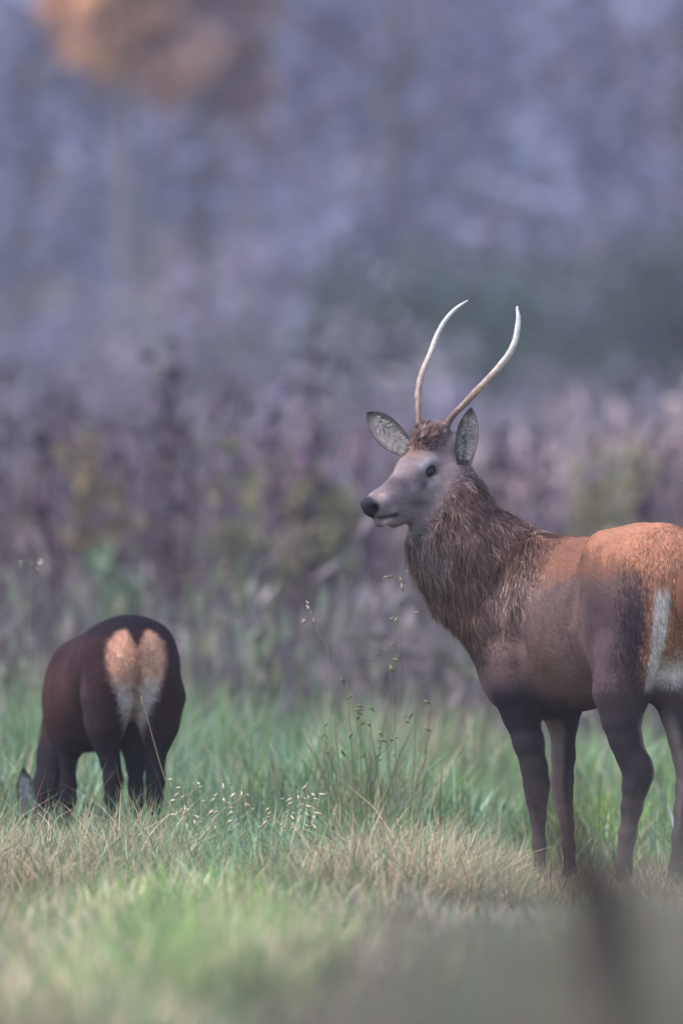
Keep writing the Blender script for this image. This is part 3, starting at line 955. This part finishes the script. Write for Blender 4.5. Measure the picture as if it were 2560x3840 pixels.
# soft green tussocks in the foreground
def z_front(xy, r):
    n = len(xy)
    px = px_of(xy)
    g = G1(xy + 17); g2 = G2(xy + 13)
    gc = np.exp(-((px - 750) / 380) ** 2)
    rt = np.clip((px - 1150) / 500, 0, 1)
    h = (.165 + .05 * g + .035 * g2) * r.uniform(.5, 1.3, n)
    ca = pick(n, [green, lime, straw, tan, grey, blue_g], [.25 + .7 * gc, .08 + .7 * gc * (g > -.1), .45 * (1 - rt) + .05, .3 + .1 * rt, .05 + 1.0 * rt, .15 + .2 * gc], r)
    ca = ca * np.exp(r.normal(size=(n, 1)) * .2)
    ca = ca * 1.12 * np.exp(.38 * G2(xy + 71) + .3 * G1(xy + 37))[:, None]
    h = h * (1 - .5 * np.clip((px - 1500) / 400, 0, 1) * np.clip((xy[:, 1] - 24.5) / 2, 0, 1))
    h = h * (1 + .45 * gc * np.clip((25.5 - xy[:, 1]) / 3, 0, 1))
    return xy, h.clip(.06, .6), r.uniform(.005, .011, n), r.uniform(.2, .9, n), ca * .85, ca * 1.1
grass_zone('foreground_grass', 'soft mixed green and straw tussocks in front of deer', 19.5, 27.8, 2.1, 57000, 71, z_front)

# rough pasture running back to the weeds
def z_far(xy, r):
    n = len(xy)
    g = G3(xy)
    h = (.50 + .1 * g) * r.uniform(.6, 1.2, n)
    ca = pick(n, [green, blue_g, straw, brown, grey], [.35 + .2 * g.clip(-1, 1), .4 + 0 * g, .3 + 0 * g, .35 - .2 * g.clip(-1, 1), .4 + 0 * g], r)
    ca = ca * np.exp(r.normal(size=(n, 1)) * .25)
    return xy, h.clip(.2, .9), r.uniform(.014, .03, n), r.uniform(.1, .6, n), ca * .85, ca * 1.1
grass_zone('rough_pasture', 'rough grey-green pasture running back to tall weeds', 48, 72, 2.4, 42000, 81, z_far)

# greyish dry grass close to the lens, thrown far out of focus
def z_near(xy, r):
    n = len(xy)
    px = px_of(xy)
    top = np.interp(px, [-400, 300, 900, 1300, 1700, 2100, 2700], [3980, 3930, 3850, 3620, 3480, 3260, 3130]) + r.normal(size=n) * 190 + 120 * G2(xy * 2)
    h = (CAM_Z - (top - 2162) / F_PX * xy[:, 1])
    ca = pick(n, [grey, tan * .8, brown, blue_g * .8, green], [.7 + 0 * px, .3 + 0 * px, .35 + 0 * px, .16 + .0 * px, .12 + 0 * px], r)
    return xy, h.clip(.1, .85), r.uniform(.004, .008, n), r.uniform(.05, .35, n), ca * .9, ca * 1.1
grass_zone('near_grass', 'dry grey grass close in front, blurred to a veil', 11.0, 17.0, 1.8, 5000, 91, z_near)

# ------------------------------------------------------------------ background vegetation
M_LEAF = mat_attr('leaf', 0.7, 0.2, 0.3)
M_BARK = mat_noise('bark', (.13, .11, .13), (.24, .21, .24), 6)

def leaf_cloud(centres, n, spread, size, cols, seed, vert=1.0):
    """n leaf faces scattered round each centre"""
    r = np.random.default_rng(seed)
    centres = np.asarray(centres)
    idx = r.integers(0, len(centres), n)
    p = centres[idx] + r.normal(size=(n, 3)) * spread * np.array([1, 1, vert])
    a = unit(r.normal(size=(n, 3))); b = unit(np.cross(a, r.normal(size=(n, 3))))
    s = (size * r.uniform(.5, 1.4, n))[:, None]
    V = np.stack([p - a * s, p - b * s * .45, p + a * s, p + b * s * .45], 1).reshape(-1, 3)
    Q = np.arange(4 * n).reshape(-1, 4)
    C = np.asarray(cols)[r.integers(0, len(cols), len(centres))][idx] * np.exp(r.normal(size=(n, 1)) * .25)
    return V, Q, np.repeat(C, 4, 0)

def join_tubes(tubes):
    V = []; F4 = []; F3 = []; o = 0
    for v, fs in tubes:
        V.append(v)
        for q in fs:
            (F4 if q.shape[1] == 4 else F3).append(q + o)
        o += len(v)
    return np.concatenate(V), [np.concatenate(F4), np.concatenate(F3)]

def tree(x, y, z, height, radius, cols, seed, label, group, density=5200, low=.22, leaf=.16, twig=True, name='broadleaf_tree'):
    r = np.random.default_rng(seed)
    root = empty(name, (x, y, z), label, 'tree', group)
    tubes = []
    lean = r.normal(size=2) * .03 * height
    tp = np.array([[0, 0, 0], [lean[0] * .3, lean[1] * .3, height * .35], [lean[0] * .7, lean[1] * .7, height * .7], [lean[0], lean[1], height * .97]])
    s = spline(tp, 12)
    tubes.append(tube(s, np.linspace(.022 * height * .7, .012, 12), 8))
    centres = []
    nb = 26
    for i in range(nb):
        u = low + (1 - low) * (i + r.random()) / nb * .95
        st = np.array([np.interp(u, [0, 1], [0, lean[0]]), np.interp(u, [0, 1], [0, lean[1]]), u * height * .97])
        az = i * 2.4 + r.normal() * .3
        ln = radius * (1.15 - .9 * max(0, (u - .45) / .55) ** 1.5) * r.uniform(.65, 1.1)
        d = np.array([math.cos(az), math.sin(az), .45 + .5 * u])
        e = st + d * ln * np.array([1, 1, .8])
        m = (st + e) / 2 + np.array([0, 0, .06 * ln])
        b = spline(np.array([st, m, e]), 6)
        tubes.append(tube(b, np.linspace(.006 * height * (1.1 - u) + .02, .012, 6), 5))
        for k in range(4):
            q = b[r.integers(2, 6)] + r.normal(size=3) * radius * .16
            centres.append(q)
            if twig:
                tubes.append(tube(np.array([b[r.integers(1, 5)], q]), np.array([.02, .006]), 3))
    V, F = join_tubes(tubes)
    mesh_np('trunk', V, F, M_BARK, root)
    LV, LQ, LC = leaf_cloud(centres, density, radius * .17, leaf, cols, seed + 1)
    mesh_np('crown', LV, [LQ], M_LEAF, root, LC, False)
    return root

purple = [(.31, .26, .37), (.36, .30, .41), (.26, .22, .32), (.33, .28, .36)]  # mauve twigs, with the tint of distance haze painted in
bluish = [(.27, .28, .42), (.32, .33, .48), (.22, .23, .36), (.29, .29, .42)]  # blue of the distance haze painted into the crown colour
teal = [(.055, .085, .075), (.07, .10, .085), (.05, .075, .07)]
russet = [(.70, .39, .24), (.78, .46, .26), (.60, .36, .28)]
pinkish = [(.50, .31, .29), (.42, .28, .31)]
dusty = [(.25, .23, .25), (.17, .15, .19), (.32, .28, .31), (.14, .12, .16)]

GT = 'trees of the wood behind the meadow'
tree_list = [
    # pixel x, distance, height, radius, colours, label
    (455, 142, 13.5, 1.05, russet, 'orange autumn tree rising out of grey wood'),
    (790, 146, 13, 1.0, pinkish, 'dull pink-brown tree beside the orange tree'),
    (60, 146, 12, 2.3, bluish, None), (980, 165, 15, 2.6, purple, None), (1500, 155, 14, 2.6, bluish, None),
    (2020, 168, 15, 2.8, purple, None), (2520, 150, 13, 2.6, bluish, None), (2900, 160, 14, 2.8, purple, None),
    (-450, 160, 14, 2.8, purple, None), (300, 178, 16, 3.0, bluish, None), (1250, 182, 17, 3.2, purple, None), (1800, 186, 17, 3.2, bluish, None),
    (2350, 182, 17, 3.2, purple, None), (3300, 180, 16, 3.2, bluish, None), (-900, 178, 16, 3.2, bluish, None), (720, 190, 18, 3.3, purple, None), (-200, 192, 18, 3.3, purple, None), (2800, 192, 18, 3.3, bluish, None),
]
for i, (px, Y, H, Rr, cols, lab) in enumerate(tree_list):
    p = P(px, 2162, Y)
    gz = max(0, (Y - 130) / 500 * 40) if Y > 130 else 0
    if lab is None:
        lab = 'bare mauve-grey tree in the blurred wood' if cols is purple else 'blue-grey leafy tree in the blurred wood'
    tree(p[0], Y, gz - .05, H, Rr, cols, 200 + i * 3, lab, GT, low=.54 if i < 2 else .06, density=6500 if i < 2 else 4200, leaf=.2)

# understorey of the wood: dark teal bushes and dusty scrub, each a plant of its own
def shrub(px, Y, height, radius, cols, seed, label, group, n=2600, leaf=.06, stems=16, name='shrub', cat='shrub'):
    r = np.random.default_rng(seed)
    p = P(px, 2162, Y)
    gz = max(0, (Y - 130) / 500 * 40) if Y > 130 else 0
    root = empty(name, (p[0], Y, gz - .02), label, cat, group)
    tubes = []; cen = []
    for i in range(stems):
        az = r.uniform(0, 6.28); rr = radius * math.sqrt(r.random())
        e = np.array([math.cos(az) * rr, math.sin(az) * rr, height * r.uniform(.6, 1.0)])
        b0 = np.array([math.cos(az) * rr * .25, math.sin(az) * rr * .25, 0])
        m = (b0 * .55 + e * .45) + np.array([0, 0, .1 * height])
        s = spline(np.array([b0, m, e]), 7)
        tubes.append(tube(s, np.linspace(.012 * height + .004, .003, 7), 4))
        for k in range(4): cen.append(s[r.integers(2, 7)] + r.normal(size=3) * radius * .1)
    V, F = join_tubes(tubes)
    mesh_np('stems', V, F, M_BARK, root)
    LV, LQ, LC = leaf_cloud(cen, n, radius * .16, leaf, cols, seed + 1, 1.3)
    mesh_np('foliage', LV, [LQ], M_LEAF, root, LC, False)
    return root

for i, (px, Y, H, Rr) in enumerate([(1500, 128, 5.2, 1.6), (1900, 124, 4.9, 1.7), (2350, 127, 4.8, 1.6), (2700, 125, 5.0, 1.7), (1150, 130, 4.2, 1.4)]):
    shrub(px, Y, H, Rr, teal, 300 + i * 3, 'dark teal-green evergreen bush at the foot of wood', 'evergreen bushes along the wood', 5200, .11)
for i, (px, Y, H, Rr) in enumerate([(-250, 126, 4.0, 1.6), (180, 122, 4.4, 1.6), (560, 125, 4.6, 1.5), (880, 120, 4.0, 1.5), (1300, 118, 3.4, 1.4), (1750, 115, 3.2, 1.5), (2200, 117, 3.0, 1.5), (2650, 118, 3.2, 1.5), (-700, 124, 4.2, 1.7), (3100, 120, 3.6, 1.6)]):
    shrub(px, Y, H, Rr, dusty + purple[:1], 340 + i * 3, 'dusty mauve scrub bush at the edge of wood', 'scrub bushes along the wood edge', 5200, .10)
olive = [(.27, .25, .13), (.23, .22, .13), (.31, .28, .15)]
sage = [(.24, .32, .18), (.20, .28, .17)]
for i, (px, Y, H, Rr, cols, lab) in enumerate([
        (945, 55, 1.80, .20, olive, 'olive-yellow leafy shrub among purple weeds'),
        (1240, 55.5, 1.70, .20, olive, 'olive-yellow leafy shrub among purple weeds'),
        (2300, 56, 1.75, .30, olive, 'olive-yellow leafy shrub among purple weeds'),
        (390, 50, 1.15, .17, sage, 'low sage-green shrub among brown weeds'),
        (350, 55, 1.85, .18, [(.28, .22, .12), (.25, .19, .12)], 'ochre-brown leafy shrub among purple weeds'),
        (960, 46, .80, .15, sage, 'low sage-green shrub among brown weeds')]):
    shrub(px, Y, H, Rr, cols, 380 + i * 3, lab, 'leafy shrubs among the tall weeds', 800, .045)

# tall dead weeds: stems and withered leaves read as one mass
def weeds(name, label, y0, y1, half, count, h0, h1, cols, seed, leaf=.05, dens=9, xoff=0.0):
    r = np.random.default_rng(seed)
    y = r.uniform(y0, y1, count); x = r.uniform(-1, 1, count) * half * y / 60 + xoff
    nz = Noise(1.3, seed + 2)(np.c_[x, y])
    nzc = 1.5 * Noise(1.1, seed + 5)(np.c_[x * 1.6, y * .5])
    h = r.uniform(h0, h1, count) * (1 + .22 * nz)
    cols = np.asarray(cols)
    ci = (np.clip((nzc + 1) / 2, 0, .999) * len(cols)).astype(int)
    ci = np.where(r.random(count) < .07, r.integers(0, len(cols), count), ci)
    c = cols[ci] * np.exp(r.normal(size=(count, 1)) * .15)
    V, F, C = blades(np.c_[x, y], h, np.full(count, .022), r.uniform(.02, .22, count), c * .8, c, seed + 3, segs=3)
    # withered leaves up the stem
    n = count * dens
    i = r.integers(0, count, n); u = r.beta(2.2, 1.3, n)
    p = np.c_[x[i], y[i], h[i] * u] + r.normal(size=(n, 3)) * np.array([.07, .07, .03])
    a = unit(r.normal(size=(n, 3)) * np.array([.4, .4, 1.6])); b = unit(np.cross(a, r.normal(size=(n, 3))))
    s = (leaf * 1.7 * r.uniform(.5, 1.5, n))[:, None]
    LV = np.stack([p - a * s, p - b * s * .22, p + a * s, p + b * s * .22], 1).reshape(-1, 3)
    LC = np.repeat(c[i] * np.exp(r.normal(size=(n, 1)) * .12), 4, 0)
    o0 = len(V)
    o = mesh_np(name, np.r_[V, LV], F + [o0 + np.arange(4 * n).reshape(-1, 4)], M_DRY, None, np.r_[C, LC])
    tag(o, label, 'weeds', kind='stuff')

weeds('tall_weeds', 'tall purple-brown dead weeds beyond the pasture', 56, 70, 3.6, 2300, 1.0, 1.9, [(.10, .062, .085), (.17, .105, .125), (.23, .165, .185), (.13, .09, .105), (.24, .215, .14), (.20, .125, .13), (.28, .225, .24), (.20, .165, .14)], 401)
weeds('grey_weeds', 'shorter grey-brown weeds at the back of pasture', 42, 56, 3.2, 1900, .4, 1.0, [(.16, .125, .135), (.22, .185, .185), (.19, .185, .12), (.26, .22, .23), (.22, .23, .16), (.17, .14, .13)], 421, .045, 7)
weeds('pale_reeds', 'pale pinkish reeds between the weeds and wood', 80, 98, 4.2, 2000, 1.3, 2.3, [(.24, .18, .22), (.18, .14, .19), (.30, .23, .26), (.22, .18, .23)], 441, .06, 7)
weeds('pink_reeds', 'pale pink plumed reeds standing behind the stag', 78, 83, .85, 520, 1.55, 2.15, [(.52, .39, .37), (.42, .32, .33)], 461, .07, 9, 2.05)

# ------------------------------------------------------------------ single stalks standing clear of the mass
def stalk(path, label, col, seed, width=.0022, spikelets=12, length=.16, group='seed heads standing above the grass', spike=.026):
    r = np.random.default_rng(seed)
    pts = np.array([P(*q) for q in path])
    b = pts[0].copy(); b[2] = 0
    pts = np.r_[[b], pts] if pts[0][2] > .03 else pts
    root = empty('grass_stalk', b, label, 'grass stalk', group)
    s = spline(pts, 24)
    V, F = tube(s - b, np.linspace(width, width * .45, 24), 6)
    c = np.tile(col, (len(V), 1))
    mesh_np('stem', V, F, M_DRY, root, c)
    if spikelets:
        L = np.linalg.norm(np.diff(s, axis=0), axis=1).sum()
        for k in range(spikelets):
            u = 1 - length / L * (k / spikelets)
            q = s[int(np.clip(u, 0, 1) * 23)] - b
            d = unit(np.array([r.normal() * .8, r.normal() * .6, r.normal() * .4 - .1]))
            e = q + d * r.uniform(.012, .035)
            ax = unit(d + np.array([0, 0, -.9 * r.random()]))
            sd = unit(np.cross(ax, [0, 1.0, .2])); up = np.cross(sd, ax)
            ll = spike * r.uniform(.8, 1.5); ww = ll * .13
            vv = np.array([q, q + sd * .0008, e, e + ax * ll * .45 + sd * ww, e + ax * ll, e + ax * ll * .45 - sd * ww, e + ax * ll * .45 + up * ww])
            fs = np.array([[0, 1, 2], [2, 3, 6], [3, 4, 6], [4, 5, 6], [5, 2, 6], [2, 5, 3], [5, 4, 3]])
            mesh_np('spikelet', vv, [fs], M_DRY, root, np.tile(np.array(col) * 1.3, (7, 1)))
    return root

pale_s = (.58, .50, .38)
stalk([(645, 3040, 31.0), (590, 2830, 31.0), (528, 2610, 31.0)], 'thin bent yellow stalk crossing behind the grazing hind\'s legs', (.42, .34, .2), 501, .0022, 0)
stalk([(1235, 2520, 31), (1195, 2380, 31), (1165, 2292, 31)], 'tall drooping pale seed stalk standing between the two deer', (.33, .27, .2), 502, .0011, 5, .05)
stalk([(1494, 2320, 31), (1496, 2150, 31)], 'lone seed head below the stag\'s throat', (.30, .24, .2), 503, .0008, 6, .05)
stalk([(1520, 2440, 31), (1511, 2297, 31)], 'short curled seed head in front of the stag\'s chest', (.30, .25, .18), 504, .0008, 4, .03)
stalk([(112, 2300, 32.5), (116, 2098, 32.5)], 'lone pale seed head above the left of grazing hind', (.33, .28, .25), 505, .0009, 7, .05)
stalk([(1480, 2700, 31.5), (1440, 2430, 31.5)], 'straight green-brown stalk left of the stag\'s forelegs', (.22, .2, .11), 506, .0024, 6, .08)
for i, (px, py) in enumerate([(720, 2950), (830, 2940), (905, 2965), (1115, 2985), (1150, 2960), (1120, 3010), (690, 2960), (1030, 3010)]):
    stalk([(px + (i % 3 - 1) * 18, 3220, 30.3), (px + (i % 2) * 8, (py + 3220) / 2, 30.3), (px, py - 20, 30.25)], 'white oat-like seed head catching light in the straw', pale_s, 520 + i, .0016, 12, .12)
for i, (px, py, xb) in enumerate([(1300, 2560, 1330), (1345, 2600, 1350), (1390, 2700, 1370), (1250, 2690, 1290), (1560, 2620, 1530), (1450, 2760, 1460)]):
    stalk([(xb, 3150, 30.8), ((px + xb) / 2 + 6, (py + 3150) / 2, 30.8), (px, py, 30.8)], 'slim olive grass stalk rising from straw between the two deer', (.20, .21, .10), 540 + i, .0026, 5, .10)

# pale leaves lying by the hind foot of the stag
def broad_leaf_plant(px, py, Y, seed, col, label):
    r = np.random.default_rng(seed)
    c = P(px, py, Y)
    root = empty('broad_leaf_plant', (c[0], c[1], 0), label, 'plant')
    for k in range(5):
        az = k * 1.3 + r.random()
        d = np.array([math.cos(az), math.sin(az), 0])
        sd = np.array([-d[1], d[0], 0])
        us = np.linspace(0, 1, 7)
        V = []
        for u in us:
            w = .014 * math.sin(math.pi * min(1, u * .93 + .05)) 
            p = d * u * .05 + np.array([0, 0, c[2] * (.2 + .9 * u - .35 * u * u)])
            V += [p - sd * w, p + np.array([0, 0, -.006]), p + sd * w]
        Q = []
        for i in range(6):
            a = i * 3
            Q += [[a, a + 1, a + 4, a + 3], [a + 1, a + 2, a + 5, a + 4]]
        mesh_np('leaf', np.array(V), [np.array(Q)], M_LEAF, root, np.tile(np.array(col) * r.uniform(.8, 1.1), (21, 1)))
broad_leaf_plant(2555, 2900, 30.6, 601, (.7, .68, .7), 'white-leaved plant behind the stag\'s hind foot')
broad_leaf_plant(2040, 3235, 29.6, 602, (.5, .43, .33), 'withered pale leaf clump at the stag\'s front hoof')

# dark stems standing out of the weeds
def dead_stalk(path, label, rad, col, seed, group='dead stalks in front of the stag', leaves=70, size=.022, spread=.018):
    r = np.random.default_rng(seed)
    pts = np.array([P(*q) for q in path])
    b = pts[0].copy(); b[2] = 0
    if pts[0][2] > .03: pts = np.r_[[b], pts]
    else: pts[0][2] = 0
    root = empty('dead_weed_stalk', b, label, 'weed', group)
    s = spline(pts, 20)
    V, F = tube(s - b, np.linspace(rad, rad * .5, 20), 7)
    mesh_np('stem', V, F, M_DRY, root, np.tile(col, (len(V), 1)))
    cen = s[6:] - b
    LV, LQ, LC = leaf_cloud(cen, leaves, spread, size, [col, np.array(col) * 1.4], seed, 1.6)
    mesh_np('withered_leaves', LV, [LQ], M_DRY, root, LC, False)
dk = (.055, .032, .034)
dead_stalk([(2330, 3950, 12), (2280, 3700, 12), (2200, 3400, 12), (2090, 3000, 12)], 'tallest dark dead weed stalk, leaning across the stag\'s front hooves', .034, dk, 701)
dead_stalk([(2420, 3950, 12.4), (2350, 3600, 12.4), (2240, 3200, 12.4)], 'shorter dark dead weed stalk beside the tall leaning one', .026, dk, 702)
dead_stalk([(1380, 3900, 15), (1440, 3600, 15), (1420, 3400, 15)], 'thin brown dead weed stalk left of the stag', .004, (.2, .16, .13), 703, leaves=20)

rs = np.random.default_rng(88)
for i, (px, top) in enumerate([(30, 1420), (150, 1560), (300, 1480), (430, 1620), (560, 1500), (640, 1380), (740, 1560), (860, 1450), (1040, 1500), (1130, 1330), (1180, 1640), (1330, 1600), (1900, 1700), (2060, 1640), (2420, 1680)]):
    Y = 55 + rs.uniform(0, 3)
    lx = rs.normal() * 30
    dead_stalk([(px, 2162 + F_PX / Y, Y), (px + lx * .4, 2300, Y), (px + lx, top, Y)], 'dark purple-brown weed stem standing tall among paler weeds', .018, np.array([.085, .055, .08]) * rs.uniform(.6, 1.2), 720 + i, 'dark stems in the weed band', int(rs.uniform(40, 150)), .055, .06)

# ------------------------------------------------------------------ haze
def build_haze():
    lo, hi = np.array([-60, -5, -1.0]), np.array([60, 215, 30.0])
    V = np.array([[x, y, z] for x in (lo[0], hi[0]) for y in (lo[1], hi[1]) for z in (lo[2], hi[2])])
    Q = np.array([[0, 1, 3, 2], [4, 6, 7, 5], [0, 4, 5, 1], [2, 3, 7, 6], [0, 2, 6, 4], [1, 5, 7, 3]])
    m = bpy.data.materials.new('haze')
    m.use_nodes = True
    nt = m.node_tree
    nt.nodes.remove(nt.nodes['Principled BSDF'])
    pv = nt.nodes.new('ShaderNodeVolumePrincipled')
    pv.inputs['Color'].default_value = (.88, .85, 1.0, 1)
    pv.inputs['Density'].default_value = .0006
    nt.links.new(pv.outputs[0], nt.nodes['Material Output'].inputs['Volume'])
    o = mesh_np('haze', V, [Q], m, None, None, False)
    tag(o, 'thin bluish evening haze lying over the meadow', 'haze', kind='stuff')
build_haze()
